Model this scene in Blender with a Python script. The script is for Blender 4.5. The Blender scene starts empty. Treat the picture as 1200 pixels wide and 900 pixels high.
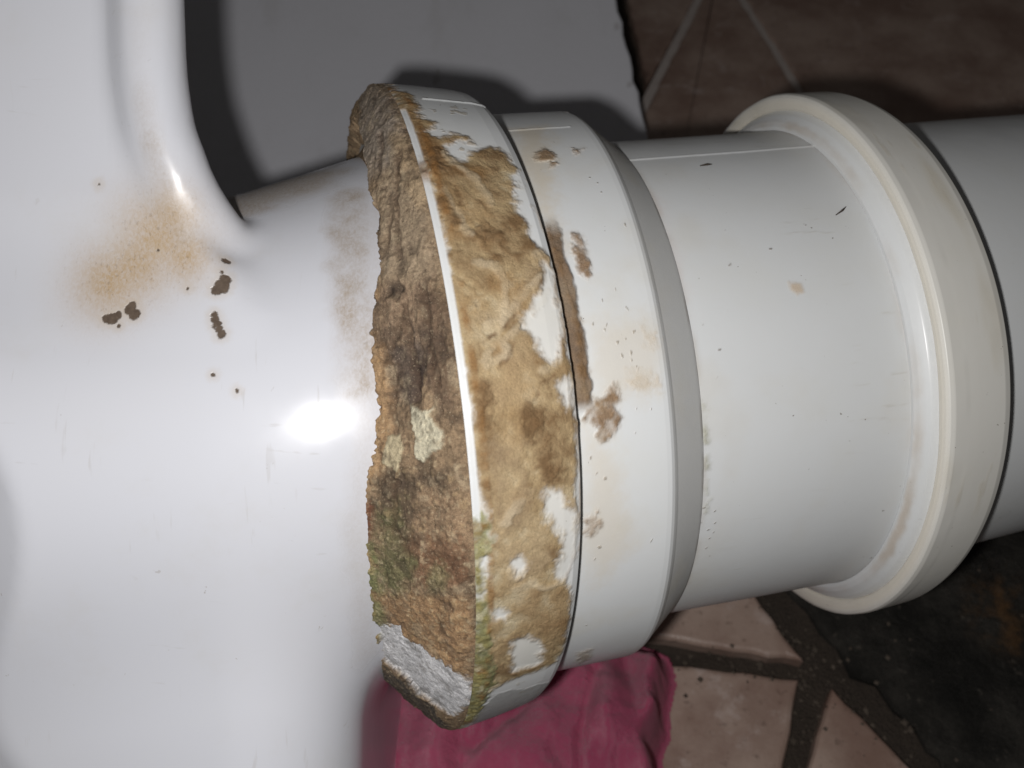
import bpy, math, random
import numpy as np
from mathutils import Matrix, Vector

# ------------------------------------------------------------------ camera, light, exposure
scene = bpy.context.scene
COL = scene.collection
cam = bpy.data.objects.new('camera', bpy.data.cameras.new('camera'))
COL.objects.link(cam)
cam.location = (0, 0, 0.29)
cam.rotation_euler = (math.radians(35), 0, 0)
cam.data.sensor_width = 36.0
cam.data.lens = 33.0
cam.data.clip_start = 0.01
cam.data.clip_end = 20
cam.data.dof.use_dof = True
cam.data.dof.focus_distance = 0.17
cam.data.dof.aperture_fstop = 23
scene.camera = cam

world = bpy.data.worlds.new('World')
scene.world = world
world.use_nodes = True
bg = world.node_tree.nodes['Background']
bg.inputs['Color'].default_value = (1.0, 0.96, 0.93, 1)          # the dim room round the flash
bg.inputs['Strength'].default_value = 0.027

flash = bpy.data.lights.new('flash', 'POINT')                     # the small lamp of the telephone the picture was taken with
flash.energy = 1.13
flash.color = (1.0, 0.985, 0.97)
flash.shadow_soft_size = 0.0032
lamp = bpy.data.objects.new('flash', flash)
lamp.location = (-0.0125, -0.005, 0.2855)
COL.objects.link(lamp)

scene.view_settings.view_transform = 'Standard'
scene.view_settings.look = 'None'
scene.view_settings.exposure = 0.0
scene.view_settings.gamma = 1.0

# ------------------------------------------------------------------ maths, all lengths of the pipework in millimetres
# pipework frame: the outlet and its pipe fall away gently; x runs along the wall, y up the slope, z out towards the room
TILT = math.radians(35.0)
ORIGIN = np.array([0.0, 0.12376, 0.10951])            # where the pipe axis crosses the frame's origin, metres above the floor
ROT = np.array([[1, 0, 0], [0, math.cos(TILT), -math.sin(TILT)], [0, math.sin(TILT), math.cos(TILT)]])


def to_world(p):
    return np.asarray(p, float) @ ROT.T * 0.001 + ORIGIN


def hash3(i, j, k, seed):
    h = (i * 374761393 + j * 668265263 + k * 2147483647 + seed * 1274126177) & 0xFFFFFFFF
    h = ((h ^ (h >> 13)) * 1274126177) & 0xFFFFFFFF
    h = ((h ^ (h >> 16)) * 2246822519) & 0xFFFFFFFF
    return ((h ^ (h >> 15)) & 0xFFFFFF).astype(np.float32) / 16777215.0


def vnoise(p, seed=0):
    """smooth value noise, -1..1"""
    p = np.asarray(p, float)
    f = np.floor(p)
    i = f.astype(np.int64)
    u = (p - f).astype(np.float32)
    u = u * u * u * (u * (u * 6 - 15) + 10)
    out = 0
    for a in (0, 1):
        wa = u[..., 0] if a else 1 - u[..., 0]
        for b in (0, 1):
            wb = u[..., 1] if b else 1 - u[..., 1]
            for c in (0, 1):
                wc = u[..., 2] if c else 1 - u[..., 2]
                out = out + wa * wb * wc * hash3(i[..., 0] + a, i[..., 1] + b, i[..., 2] + c, seed)
    return out * 2 - 1


def fbm(p, scale, octaves=4, seed=0, gain=0.5, ridged=False):
    p = np.asarray(p, float) / scale
    s, a, n = 0, 1.0, 0.0
    for o in range(octaves):
        v = vnoise(p, seed + 17 * o)
        if ridged:
            v = 1 - 2 * np.abs(v)
        s = s + a * v
        n += a
        a *= gain
        p = p * 2.03 + 11.7
    return s / n


def smooth(a, b, x):
    t = np.clip((x - a) / (b - a), 0, 1)
    return t * t * (3 - 2 * t)


def poly_sd(pts, poly):
    """signed distance to a closed polygon, negative inside"""
    pts = np.asarray(pts, np.float32)
    poly = np.asarray(poly, np.float32)
    d = np.full(len(pts), 1e9, np.float32)
    ins = np.zeros(len(pts), bool)
    for i in range(len(poly)):
        a, b = poly[i - 1], poly[i]
        e, w = b - a, pts - a
        h = np.clip((w @ e) / max(e @ e, 1e-9), 0, 1)
        q = w - h[:, None] * e
        d = np.minimum(d, (q * q).sum(1))
        c = (a[1] > pts[:, 1]) != (b[1] > pts[:, 1])
        if abs(b[1] - a[1]) > 1e-9:
            ins ^= c & (pts[:, 0] < a[0] + (pts[:, 1] - a[1]) / (b[1] - a[1]) * (b[0] - a[0]))
    d = np.sqrt(d)
    return np.where(ins, -d, d)


def line_d(pts, line):
    """distance to an open polyline"""
    pts = np.asarray(pts, np.float32)
    line = np.asarray(line, np.float32)
    d = np.full(pts.shape[:-1], 1e9, np.float32)
    for a, b in zip(line[:-1], line[1:]):
        e, w = b - a, pts - a
        h = np.clip((w @ e) / max(e @ e, 1e-9), 0, 1)
        q = w - h[..., None] * e
        d = np.minimum(d, (q * q).sum(-1))
    return np.sqrt(d)


# ------------------------------------------------------------------ the run of pipe
def axis_dir(yaw, pitch):
    a, b = np.radians(yaw), np.radians(pitch)
    return np.stack([np.cos(a) * np.cos(b), np.sin(b), -np.sin(a) * np.cos(b)], -1)


AXIS = axis_dir(11.82, 7.0)
TAIL = axis_dir(19.48, 8.68)                         # the soil pipe beyond the socket is not quite in line
SOCKET_T = 69.07

# station along the axis, how far its ring is turned from square (yaw, pitch in degrees)
TURN = np.array([(-60, 0, 0), (-26, 2.56, -.44), (-10, 5.76, -.96), (8, 2, -.5), (17.4, -1.54, -.21), (23, -1.2, -.06), (50, 0, 0),
                 (68, -1.13, 1.4), (69, -1.13, 1.4), (80, 3.13, 1.46), (100, 7.66, 1.68), (400, 7.66, 1.68)], float)


def centre(t):
    t = np.asarray(t, float)
    a = np.minimum(t, SOCKET_T)[..., None] * AXIS
    return a + np.maximum(t - SOCKET_T, 0)[..., None] * TAIL


def ring_frame(t):
    n = axis_dir(11.82 + np.interp(t, TURN[:, 0], TURN[:, 1]), 7.0 + np.interp(t, TURN[:, 0], TURN[:, 2]))
    v = np.array([0, 1.0, 0]) - n * n[..., 1:2]
    v /= np.linalg.norm(v, axis=-1, keepdims=True)
    return n, v, np.cross(n, v)


def resample(profile, step):
    """profile: (t, r) points -> evenly spaced points and their arc length"""
    p = np.asarray(profile, float)
    seg = np.linalg.norm(np.diff(p, axis=0), axis=1)
    s = np.concatenate([[0], np.cumsum(seg)])
    n = max(int(s[-1] / step), 1)
    q = np.union1d(np.linspace(0, s[-1], n + 1), s)
    q = q[np.concatenate([[True], np.diff(q) > 1e-4])]
    return q, np.interp(q, s, p[:, 0]), np.interp(q, s, p[:, 1])


def loft(profile, step, phis):
    """rings of the profile -> points (ns, nphi, 3), unit outward normals, arc length"""
    s, t, r = resample(profile, step)
    n, v, w = ring_frame(t)
    c = centre(t)
    ph = np.radians(phis)
    rad = np.cos(ph)[None, :, None] * w[:, None] + np.sin(ph)[None, :, None] * v[:, None]
    pts = c[:, None] + r[:, None, None] * rad
    dt, dr = np.gradient(t, s), np.gradient(r, s)
    nor = rad * dt[:, None, None] - n[:, None] * dr[:, None, None]
    nor /= np.linalg.norm(nor, axis=-1, keepdims=True) + 1e-9
    return pts, nor, s


def fine_phis(lo, hi, step, coarse=4.0):
    """close steps where the surface is seen from the room, wide ones round the back"""
    a = np.arange(lo, hi + 1e-6, step)
    b = np.arange(hi + coarse, lo + 360 - coarse * .5, coarse)
    return np.concatenate([a, b])


COLLAR = [(-27.6, 58), (-27.4, 66), (-26.9, 68.6), (-26.2, 69.6), (-25.4, 70), (-23.4, 70.05), (-18, 69.2), (-13, 68.3), (-11.2, 67.8), (-10.2, 67.1), (-9.9, 66.2), (-9.9, 60)]
CRUST = [(-40, 54.0), (-38.3, 55.4), (-36.5, 56.9), (-33, 60.4), (-29.5, 65.0), (-27.2, 68.9), (-26.5, 69.9), (-25.75, 70.15)]
SLEEVE = [(-11.5, 60), (-11.3, 62.6), (-10, 62.75), (2, 62.6), (13.2, 62.4), (14.6, 62.3), (15.7, 61.95), (16.6, 61.4), (17.5, 60.75), (23.4, 55.95), (24.1, 55.3), (24.4, 54)]
INSERT = [(22.6, 53), (22.8, 55), (45, 55.0), (66, 55.0), (74, 55.0)]
SEAL = [(70.9, 59.9), (69.9, 59.2), (68.6, 58.4), (67.2, 57.0), (66.6, 55.9), (66.7, 55.1), (70, 54.6)]
SOCKET = [(72.6, 55), (71.4, 58.9), (70.3, 59.3), (69.6, 59.5), (69.25, 59.9), (69.1, 61.0), (69.15, 62.0), (69.5, 62.7), (70.2, 63.0), (74, 63.0), (78.4, 62.95), (79.5, 62.6), (79.9, 61.6), (80.1, 54)]
SOIL = [(79, 54.2), (82, 54.3), (120, 54.4), (330, 54.4)]


# ------------------------------------------------------------------ the pan: one field of distances, meshed once
def smin(a, b, k):
    h = np.clip(.5 + .5 * (b - a) / k, 0, 1)
    return b + (a - b) * h - k * h * (1 - h)


def round_max(a, b, r):
    return np.hypot(np.maximum(a + r, 0), np.maximum(b + r, 0)) + np.minimum(np.maximum(a + r, b + r), 0) - r


LIP = [(-57.6, 130, 62), (-56.8, 67, 62), (-55.6, 49, 61.5), (-53.6, 41, 60.5), (-51.3, 34.5, 58.5), (-47.6, 28, 55), (-43, 21.5, 48), (-38, 14, 40)]   # the rounded lip at the edge of the ledge
LIP_R = 5.4


def spline(pts, n):
    p = np.asarray(pts, float)
    p = np.concatenate([[2 * p[0] - p[1]], p, [2 * p[-1] - p[-2]]])
    out = []
    for a, b, c, d in zip(p[:-3], p[1:-2], p[2:-1], p[3:]):
        for t in np.arange(n) / n:
            out.append(.5 * (2 * b + (c - a) * t + (2 * a - 5 * b + 4 * c - d) * t * t + (3 * b - a - 3 * c + d) * t ** 3))
    return np.array(out + [p[-2]])


LIP = spline(LIP, 4)


def pan_field(p):
    p = np.asarray(p, np.float32)
    x, y, z = p[..., 0], p[..., 1], p[..., 2]
    # outlet: a slightly swelling spigot on the axis
    t = p @ AXIS.astype(np.float32)
    q = p - t[..., None] * AXIS.astype(np.float32)
    rad = np.sqrt((q * q).sum(-1))
    near = np.clip((q[..., 2] / np.maximum(rad, 1)), 0, 1) ** 2
    r = np.interp(t, [-160, -90, -54, -42, -28, 0], [48, 48.3, 49.8, 52.6, 56.2, 57]).astype(np.float32)
    r = r + near * (56.6 - 9 * (1 - np.exp(-.00064 * (t + 41) ** 2)) - r)
    spig = round_max((rad - r) * .97, t + 14, 2.0)
    # pedestal under and behind the outlet
    front = z - (55.5 + .05 * (x + 60) - .00 * y) + .012 * (y + 60)
    ped = round_max(x + 29.5 - .01 * (y + 100), front, 22)
    ped = round_max(ped, y - 5, 20)
    d = smin(spig, ped, 13)
    d = round_max(d, .93 * (z - 64.3) - .33 * (x + 84.2) - .20 * (y + 21.7), .6)      # the flank turning away
    # ledge above, ending in a rounded lip
    lx = np.interp(y, [c[1] for c in LIP[::-1]], [c[0] for c in LIP[::-1]]).astype(np.float32) - LIP_R
    lz = np.interp(y, [c[1] for c in LIP[::-1]], [c[2] for c in LIP[::-1]]).astype(np.float32)
    ledge = round_max(round_max(x - lx + .5, z - (60.6 + .015 * (y - 60) + .03 * (x + 60)) + np.maximum(0, 34 - y) * .10, 3.0), -(z - 42), 4)
    ledge = round_max(ledge, -(y - 6), 6)
    lip = .92 * line_d(p, [(a - LIP_R, b, c - LIP_R + 1.7) for a, b, c in LIP]) - LIP_R
    return smin(smin(d, ledge, 8.0), lip, 2.6)


# marks, each laid on its own surface: (arc length mm, degrees round the axis) on the pipework, (x, y, z) mm on the pan
COLLAR_ = {
    'glue': [(12.7, 61.25), (15.45, 61.0), (15.45, 55.75), (15.75, 52.5), (15.3, 48.75), (16.8, 48.25), (16.2, 46.25), (14.5, 44.75), (16.5, 44.0), (18.0, 44.0), (19.05, 45.25),
        (21.3, 44.5), (21.45, 42.5), (19.95, 43.5), (18.3, 43.0), (17.1, 41.5), (16.95, 39.5), (17.7, 38.25), (19.65, 38.25), (20.7, 40.5), (22.8, 41.25), (25.5, 42.25),
        (26.1, 40.5), (26.55, 38.5), (27.18, 37.5), (26.25, 35.5), (25.8, 33.25), (24.75, 30.0), (25.35, 28.0), (25.5, 24.25), (26.7, 22.5), (28.05, 21.75), (28.4, 19.0),
        (28.4, 15.0), (28.4, 9.0), (28.35, 3.0), (27.9, -5.5), (27.3, -10.0), (27.75, -18.0), (27.45, -22.0), (26.1, -25.5), (27.15, -29.5), (27.9, -39.75), (27.15, -44.5),
        (21.9, -45.25), (18.3, -45.25), (16.8, -46.5), (14.5, -47.75), (13.0, -43.25), (13.0, -31.5), (13.3, -25.25), (13.6, -17.5), (13.3, -13.25), (13.15, -5.75), (13.3, 2.0),
        (13.0, 9.75), (13.15, 18.0), (13.15, 25.5), (13.15, 33.25), (12.55, 35.25), (12.4, 40.75), (12.4, 46.5), (12.1, 52.25)],
    'bare_a': [(27.0, 20.0), (25.2, 16.25), (23.25, 13.5), (21.75, 11.0), (22.8, 10.0), (23.55, 8.0), (25.05, 6.0), (26.4, 6.75), (27.3, 9.5), (27.75, 12.5), (27.75, 16.25),
        (27.9, 19.25)],
    'bare_b': [(25.65, 3.25), (27.18, 3.75), (27.9, 1.75), (27.75, 0.0), (26.4, -0.75), (25.65, 0.75)],
    'bare_c': [(22.2, -12.25), (22.8, -10.75), (24.3, -11.0), (25.5, -12.5), (26.85, -15.0), (27.6, -19.0), (27.15, -23.25), (25.8, -25.25), (24.0, -25.0), (24.3, -22.75),
        (25.2, -21.25), (24.9, -18.0), (23.25, -16.0), (22.5, -14.25)],
    'bare_d': [(18.3, -35.0), (20.55, -34.75), (23.1, -38.0), (23.4, -42.5), (19.05, -42.25), (18.0, -38.0)],
    'spot_a': [(17.7, -20.25), (18.6, -20.0), (19.65, -21.25), (19.2, -22.5), (18.15, -22.75), (17.4, -21.5)],
    'spot_b': [(14.55, -28.0), (15.75, -27.75), (17.25, -29.0), (16.95, -30.25), (15.15, -29.75)],
    'bare_e': [(13.35, -9.5), (14.55, -12.75), (15.0, -16.25), (14.25, -17.5), (13.8, -13.75)],
    'pale_a': [(15.45, 12.0), (18.0, 13.75), (21.15, 15.75), (24.9, 19.0), (27.15, 20.25), (27.0, 18.5), (23.85, 15.75), (20.7, 13.0), (17.4, 10.5), (15.6, 10.25)],
    'pale_b': [(16.2, 5.0), (20.23, 10.0), (23.85, 13.75), (26.55, 17.5), (25.65, 13.25), (23.25, 9.75), (22.95, 5.75), (23.85, 1.0), (18.9, 0.5), (16.2, 1.75)],
    'pale_c': [(15.3, -3.75), (18.6, -1.75), (20.7, -6.75), (20.1, -12.5), (22.65, -16.75), (22.65, -22.0), (19.65, -25.5), (16.35, -23.25), (14.77, -15.0)],
    'dark_a': [(18.0, 26.25), (20.23, 27.25), (21.15, 26.0), (20.1, 23.5), (18.45, 22.5), (17.25, 23.75)],
    'dark_b': [(13.05, 39.75), (15.75, 40.5), (16.65, 38.25), (15.75, 35.75), (13.2, 35.25), (12.77, 37.0)],
    'dark_c': [(19.8, 0.25), (21.6, 1.25), (22.95, -0.25), (22.95, -3.0), (21.15, -4.0), (19.8, -2.5)],
    'dark_f': [(21.45, -5.5), (23.7, -5.75), (24.9, -8.5), (23.85, -10.75), (21.9, -9.75), (21.0, -7.25)],
    'dark_d': [(14.25, 3.5), (15.45, 4.0), (16.05, 1.75), (15.6, -0.5), (14.4, -1.25), (14.1, 1.0)],
    'dark_e': [(13.65, 30.0), (15.15, 30.75), (16.65, 29.0), (17.1, 26.5), (15.6, 25.75), (14.1, 27.5)],
    'brown_f': [(12.6, 52.25), (14.7, 54.5), (15.0, 48.75), (15.45, 46.25), (17.4, 43.75), (20.55, 43.25), (16.5, 39.75), (13.65, 38.0), (13.05, 43.0)],
    'brown_g': [(18.15, -24.25), (22.95, -26.5), (26.25, -27.5), (26.4, -36.25), (22.2, -34.5), (17.85, -29.5)],
    'green': [(12.3, -13.0), (13.8, -12.5), (15.15, -14.25), (14.77, -17.5), (13.95, -19.25), (12.45, -18.5)],
    'green_low': [(12.3, -25.25), (13.95, -26.0), (14.55, -35.0), (15.9, -44.25), (15.15, -53.0), (13.2, -59.0), (11.1, -44.0), (12.3, -34.75)],
    'grey_low': [(12.0, -59.5), (16.65, -48.0), (28.4, -52.0), (28.4, -47.0), (27.9, -58.75), (19.05, -66.5)],
}
SLEEVE_ = {
    'gap_dirt': [(7.06, 30.0), (7.36, 25.25), (8.11, 19.0), (8.86, 13.25), (9.01, 8.5), (8.86, 3.75), (8.71, -0.25), (7.81, -1.25), (7.21, 2.0), (7.51, 8.0), (7.66, 14.5),
        (6.91, 21.0), (6.46, 26.0)],
    'stain_a': [(7.51, -1.0), (10.81, 0.0), (13.21, 1.0), (14.86, 1.25), (16.06, -0.25), (14.86, -1.5), (15.76, -3.5), (14.41, -4.75), (12.31, -6.0), (10.66, -7.0), (9.61, -5.75),
        (10.66, -4.0), (8.86, -3.0), (7.51, -2.5)],
    'stain_b': [(12.01, 27.25), (14.56, 26.5), (14.11, 23.0), (14.11, 19.75), (13.06, 18.5), (11.86, 19.5), (11.56, 22.5)],
    'stain_c': [(10.96, 47.75), (14.26, 48.5), (15.46, 46.25), (14.41, 44.75), (10.96, 45.0)],
    'stain_d': [(20.42, 47.75), (23.12, 47.5), (21.32, 45.5), (20.12, 45.5)],
    'stain_e': [(13.36, 44.0), (14.86, 43.75), (14.56, 42.5), (12.91, 42.5)],
    'smear_a': [(23.42, 9.75), (27.62, 9.25), (28.38, 7.5), (26.72, 6.5), (23.42, 7.5)],
    'smear_b': [(18.17, 2.75), (21.17, 3.0), (27.12, 1.0), (27.62, -0.25), (24.92, -0.5), (19.67, 0.25), (17.42, 1.75)],
    'stain_f': [(6.76, -18.75), (9.61, -18.0), (10.66, -20.5), (8.26, -21.75), (6.91, -21.0)],
    'stain_g': [(10.81, -53.25), (14.41, -53.25), (15.61, -60.0), (14.11, -63.0)],
    'stain_h': [(28.38, 73.75), (28.52, 69.5), (28.52, 68.75), (28.38, 72.5)],
}
INSERT_ = {
    'green_edge': [(3.31, -4.0), (4.06, -4.25), (4.66, -16.0), (4.81, -25.25), (4.06, -27.25), (3.31, -17.5)],
    'stain': [(23.75, 16.75), (25.85, 16.25), (25.85, 14.5), (24.65, 14.0), (23.6, 15.25)],
    'pink': [(0.45, 48.0), (3.31, 39.25), (3.46, 27.75), (3.01, 15.75), (2.25, 19.5), (1.65, 31.5)],
}
CRUST_ = {
    'edge_spigot': [(10.98, 53.25), (9.63, 44.75), (10.38, 36.25), (8.42, 30.0), (8.58, 26.5), (6.47, 21.0), (4.96, 16.25), (4.66, 11.0), (4.51, 6.75), (3.76, -0.5), (2.56, -7.0),
        (0.45, -12.0), (0.0, -16.0), (0.0, -20.25), (0.0, -25.0), (0.0, -33.25), (0.0, -47.25), (0.0, -76.75), (1.35, -75.5)],
    'grey_top': [(20.91, 83.0), (21.81, 58.5), (21.51, 49.0), (17.9, 39.25), (10.08, 44.25), (10.68, 64.0)],
    'tan_up': [(12.64, 45.0), (21.81, 33.5), (21.21, 18.0), (12.64, 20.0), (7.97, 25.25)],
    'gold_a': [(18.96, 47.0), (21.21, 42.0), (21.66, 33.75), (21.81, 29.75), (19.86, 30.0), (17.45, 36.75)],
    'brown_a': [(6.02, 22.0), (13.09, 21.25), (18.2, 17.25), (16.85, 8.5), (9.93, 6.5), (4.36, 12.5)],
    'hole_a': [(10.68, 21.5), (13.09, 21.5), (13.84, 19.5), (12.04, 18.5), (10.08, 20.0)],
    'dark_a': [(8.58, 11.25), (14.14, 13.5), (16.25, 10.5), (14.29, 2.75), (10.98, 1.75), (8.73, 3.25), (8.27, 7.5)],
    'dark_b': [(12.94, 8.5), (14.59, 7.75), (13.99, 2.75), (12.49, 2.75), (12.19, 5.5)],
    'brown_b': [(18.2, 19.25), (21.51, 19.25), (21.66, 1.0), (18.2, 1.25), (15.35, 6.25)],
    'flake_a': [(11.43, 2.5), (13.09, 2.0), (14.44, 1.25), (16.85, 1.75), (16.1, 0.5), (18.81, -1.25), (18.2, -4.0), (16.25, -4.25), (13.84, -5.75), (12.49, -5.5), (12.34, -2.5),
        (12.04, 0.5)],
    'flake_b': [(6.62, -2.0), (9.18, -1.75), (10.08, -3.75), (8.42, -7.25), (4.96, -6.25)],
    'orange_a': [(5.57, 13.75), (7.82, 12.5), (7.97, 3.5), (5.27, -7.75), (2.71, -9.5), (1.96, -4.75), (4.21, 5.25)],
    'dark_c': [(7.97, -6.25), (13.24, -6.5), (18.96, -5.5), (20.76, -12.25), (11.88, -19.75), (5.12, -18.5), (2.2, -14.25), (4.66, -9.25)],
    'rust_a': [(0.0, -15.0), (0.45, -12.75), (3.01, -14.0), (1.65, -20.0), (0.0, -21.0)],
    'tan_low': [(12.79, -9.75), (21.51, -8.75), (21.81, -17.0), (15.5, -18.75), (11.28, -15.5)],
    'rust_b': [(8.42, -19.25), (20.46, -15.5), (21.81, -23.5), (11.43, -26.25)],
    'green_a': [(4.21, -14.0), (8.27, -11.75), (8.58, -20.75), (11.58, -21.5), (5.87, -32.75), (1.96, -26.5)],
    'green_b': [(0.0, -22.0), (2.56, -20.75), (3.31, -32.0), (3.46, -42.75), (1.5, -63.25), (0.0, -76.75), (0.0, -35.5)],
    'green_c': [(13.09, -22.5), (17.15, -21.0), (17.9, -25.0), (13.54, -27.75)],
    'orange_b': [(2.11, -32.5), (11.43, -28.0), (21.81, -24.25), (21.81, -36.25), (20.31, -41.25), (13.09, -41.0), (5.72, -39.75)],
    'silver': [(1.65, -43.25), (3.46, -40.0), (6.32, -39.25), (9.63, -40.25), (13.09, -40.75), (19.11, -40.25), (21.81, -42.25), (21.81, -49.75), (19.86, -56.25), (15.95, -58.75),
        (12.19, -58.5), (7.52, -55.25), (3.61, -55.75), (1.05, -53.5)],
    'under': [(0.0, -76.75), (2.56, -56.25), (7.52, -56.25), (12.34, -59.5), (16.1, -59.5), (20.46, -65.25), (19.41, -81.0), (1.35, -75.5)],
    'green_line': [(21.36, -23.75), (21.81, -23.75), (21.81, -29.5), (21.81, -32.0), (21.51, -28.0)],
}
COLLAR_LINES = {
    'ridge': [[(17.1, 11.25), (19.5, 12.75), (22.5, 15.0), (25.95, 18.0)], [(16.35, 9.25), (19.2, 9.5), (22.8, 12.5), (26.1, 15.75)], [(15.9, 7.25), (17.25, 9.5), (18.75, 11.75),
        (21.0, 17.5), (20.1, 19.25)], [(17.4, 20.25), (19.05, 20.0), (20.55, 18.5), (21.45, 17.0)], [(15.75, 6.75), (17.4, 6.75), (19.05, 8.0), (18.45, 9.5)], [(23.85, 5.25),
        (25.35, 5.75), (26.4, 6.5)], [(12.9, 33.75), (14.4, 32.5), (16.5, 28.25), (16.8, 24.75)], [(25.31, 21.5), (27.15, 22.5), (27.75, 21.25)], [(16.5, 39.75), (18.3, 36.25),
        (20.23, 33.75), (21.15, 29.75)], [(18.15, -25.0), (20.23, -24.5), (22.95, -26.5), (25.65, -25.75)], [(18.9, -22.75), (18.15, -23.0), (17.55, -21.75)], [(16.5, -14.5),
        (17.85, -13.25), (18.6, -12.0)]],
    'crack': [[(14.55, 35.25), (15.6, 34.0), (16.65, 32.25), (17.4, 29.75)], [(16.2, 9.75), (18.0, 10.25), (21.0, 13.0)], [(17.85, 5.75), (20.1, 9.0)], [(21.9, 1.25),
        (23.55, 3.0), (25.5, 4.5)], [(19.5, 30.5), (20.7, 28.25), (21.75, 27.25)], [(18.15, -23.5), (19.2, -23.25), (19.95, -22.5)]],
}
CRUST_LINES = {
    'groove': [[(10.98, 38.75), (9.18, 33.25), (9.63, 27.75), (11.73, 28.0), (14.44, 34.75)], [(13.09, 17.0), (13.24, 11.75), (12.94, 6.75), (12.64, 3.0)], [(7.97, 10.25),
        (8.58, 6.75), (7.52, 2.0), (7.97, -1.5)], [(5.12, 14.0), (9.18, 12.0), (12.49, 14.5)], [(17.75, 17.5), (17.45, 10.75), (18.05, 4.75)], [(7.67, -9.0), (6.62, -16.5),
        (9.03, -20.75)], [(16.7, 50.25), (13.99, 43.25)], [(19.26, 42.0), (15.95, 35.25), (13.99, 25.25)]],
}
SLEEVE_SOFT = {
    'yellow_a': [(17.72, 57.0), (9.76, 31.75), (10.21, 25.0), (7.06, 30.0), (6.31, 42.5), (10.06, 58.25), (18.17, 58.0)],
    'yellow_b': [(11.26, 11.75), (26.12, 11.5), (28.98, 7.0), (25.37, -0.75), (10.66, -0.25)],
    'yellow_c': [(7.36, -4.0), (13.66, -8.75), (18.02, -25.75), (11.11, -33.5), (6.61, -23.75)],
}
SLEEVE_DOTS = [(18.92, 16.5), (20.57, 13.25), (20.27, 14.0), (12.31, 11.75), (15.31, 11.0), (14.71, 10.25), (18.17, 9.25), (18.92, 8.5), (16.66, 8.0), (19.82, 6.25),
        (19.82, 5.25), (17.57, 6.0), (20.42, 4.0), (21.02, 9.5), (11.41, -4.5), (17.87, -5.75), (19.22, -2.75), (23.27, -3.0), (15.31, 15.25), (18.47, -6.0), (11.41, -12.5),
        (9.61, -11.25), (16.51, -17.0), (22.82, -25.25), (10.06, -24.5), (9.76, -26.75), (11.11, -39.5), (10.66, -43.0), (20.57, 3.75), (8.26, -8.75), (25.67, 27.5),
        (20.42, 39.0), (22.07, 37.25), (22.37, 35.0)]
INSERT_DOTS = [(4.06, -26.25), (5.71, -27.5), (4.96, -32.0), (6.31, -32.75), (5.86, -34.25), (6.31, -30.25), (3.61, -30.0), (5.71, -36.75), (10.67, 12.5), (7.82, 5.0),
        (5.71, 10.25), (6.61, 0.0), (22.25, 24.25), (14.43, 29.75), (13.83, 21.75), (15.93, 22.0), (5.71, 19.0), (30.36, 29.5), (47.95, 29.25)]
PAN_CHIPS = [[(-67.01, 13.14, 61.67, 2.1), (-67.86, 13.0, 61.69, 1.5), (-66.05, 13.58, 61.57, 1.5), (-65.7, 11.97, 62.07, 0.8)], [(-64.17, 14.74, 61.29, 1.9),
        (-63.19, 13.86, 61.58, 1.9), (-63.8, 15.33, 61.14, 1.5)], [(-48.85, 18.66, 60.79, 2.6), (-49.65, 17.92, 60.99, 1.9), (-48.43, 19.87, 60.28, 1.9),
        (-48.86, 23.14, 58.42, 1.3), (-49.13, 21.21, 59.89, 0.8)], [(-49.74, 13.69, 62.05, 1.2), (-49.54, 12.96, 62.25, 1.5), (-49.18, 12.09, 62.49, 1.6),
        (-48.83, 11.37, 62.69, 1.5),
        (-48.34, 10.5, 62.91, 1.6)], [(-49.08, 3.68, 64.58, 0.5)], [(-45.04, 1.02, 64.98, 0.5)], [(-60.08, 24.87, 59.59, 0.6)], [(-54.61, 18.23, 60.77, 0.5)], [(-69.91, 35.94,
        59.95, 0.55)]]
PAN_STAIN = [(-60.1, 26.76, 59.54, 9), (-57.66, 30.25, 60.27, 6), (-63.67, 22.4, 59.66, 8), (-67.88, 19.47, 59.98, 8), (-55.66, 23.82, 59.82, 6)]
PAN_SMEAR = [(-30.48, 36.75, 44.22), (-28.94, 31.39, 49.5), (-28.7, 26.18, 53.54), (-27.89, 21.33, 56.49), (-26.8, 16.7, 58.64), (-25.81, 9.31, 61.12), (-25.06, 3.56, 62.23)]
PAN_EDGE = [(-25.5, 33.23, 47.82), (-24.17, 19.82, 56.74), (-24.24, 11.52, 60.13), (-23.38, 2.14, 62.04), (-23.04, -4.97, 62.39), (-24.3, -15.01, 61.61), (-26.02, -22.44, 59.81),
        (-26.07, -33.82, 54.04), (-27.12, -48.92, 43.33)]
PAN_GROOVE = [(-61.2, 71.08, 64.09), (-61.92, 57.02, 64.05), (-61.22, 48.69, 63.67), (-59.63, 40.47, 62.67), (-57.67, 33.7, 61.03), (-55.66, 27.44, 59.83)]
SPIGOT_DIRT = [(-51.79, 37.32, 37.98), (-48.29, 39.44, 35.66), (-42.86, 41.64, 33.94)]
LINT = [((38.78, 30.75), (42.24, 32.75), 0.5), ((16.53, 50.0), (19.24, 50.25), 0.5)]
LIP_BARE = [-13.75, 52.0, 36.0]
GAP_EDGE = 9.43
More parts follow.
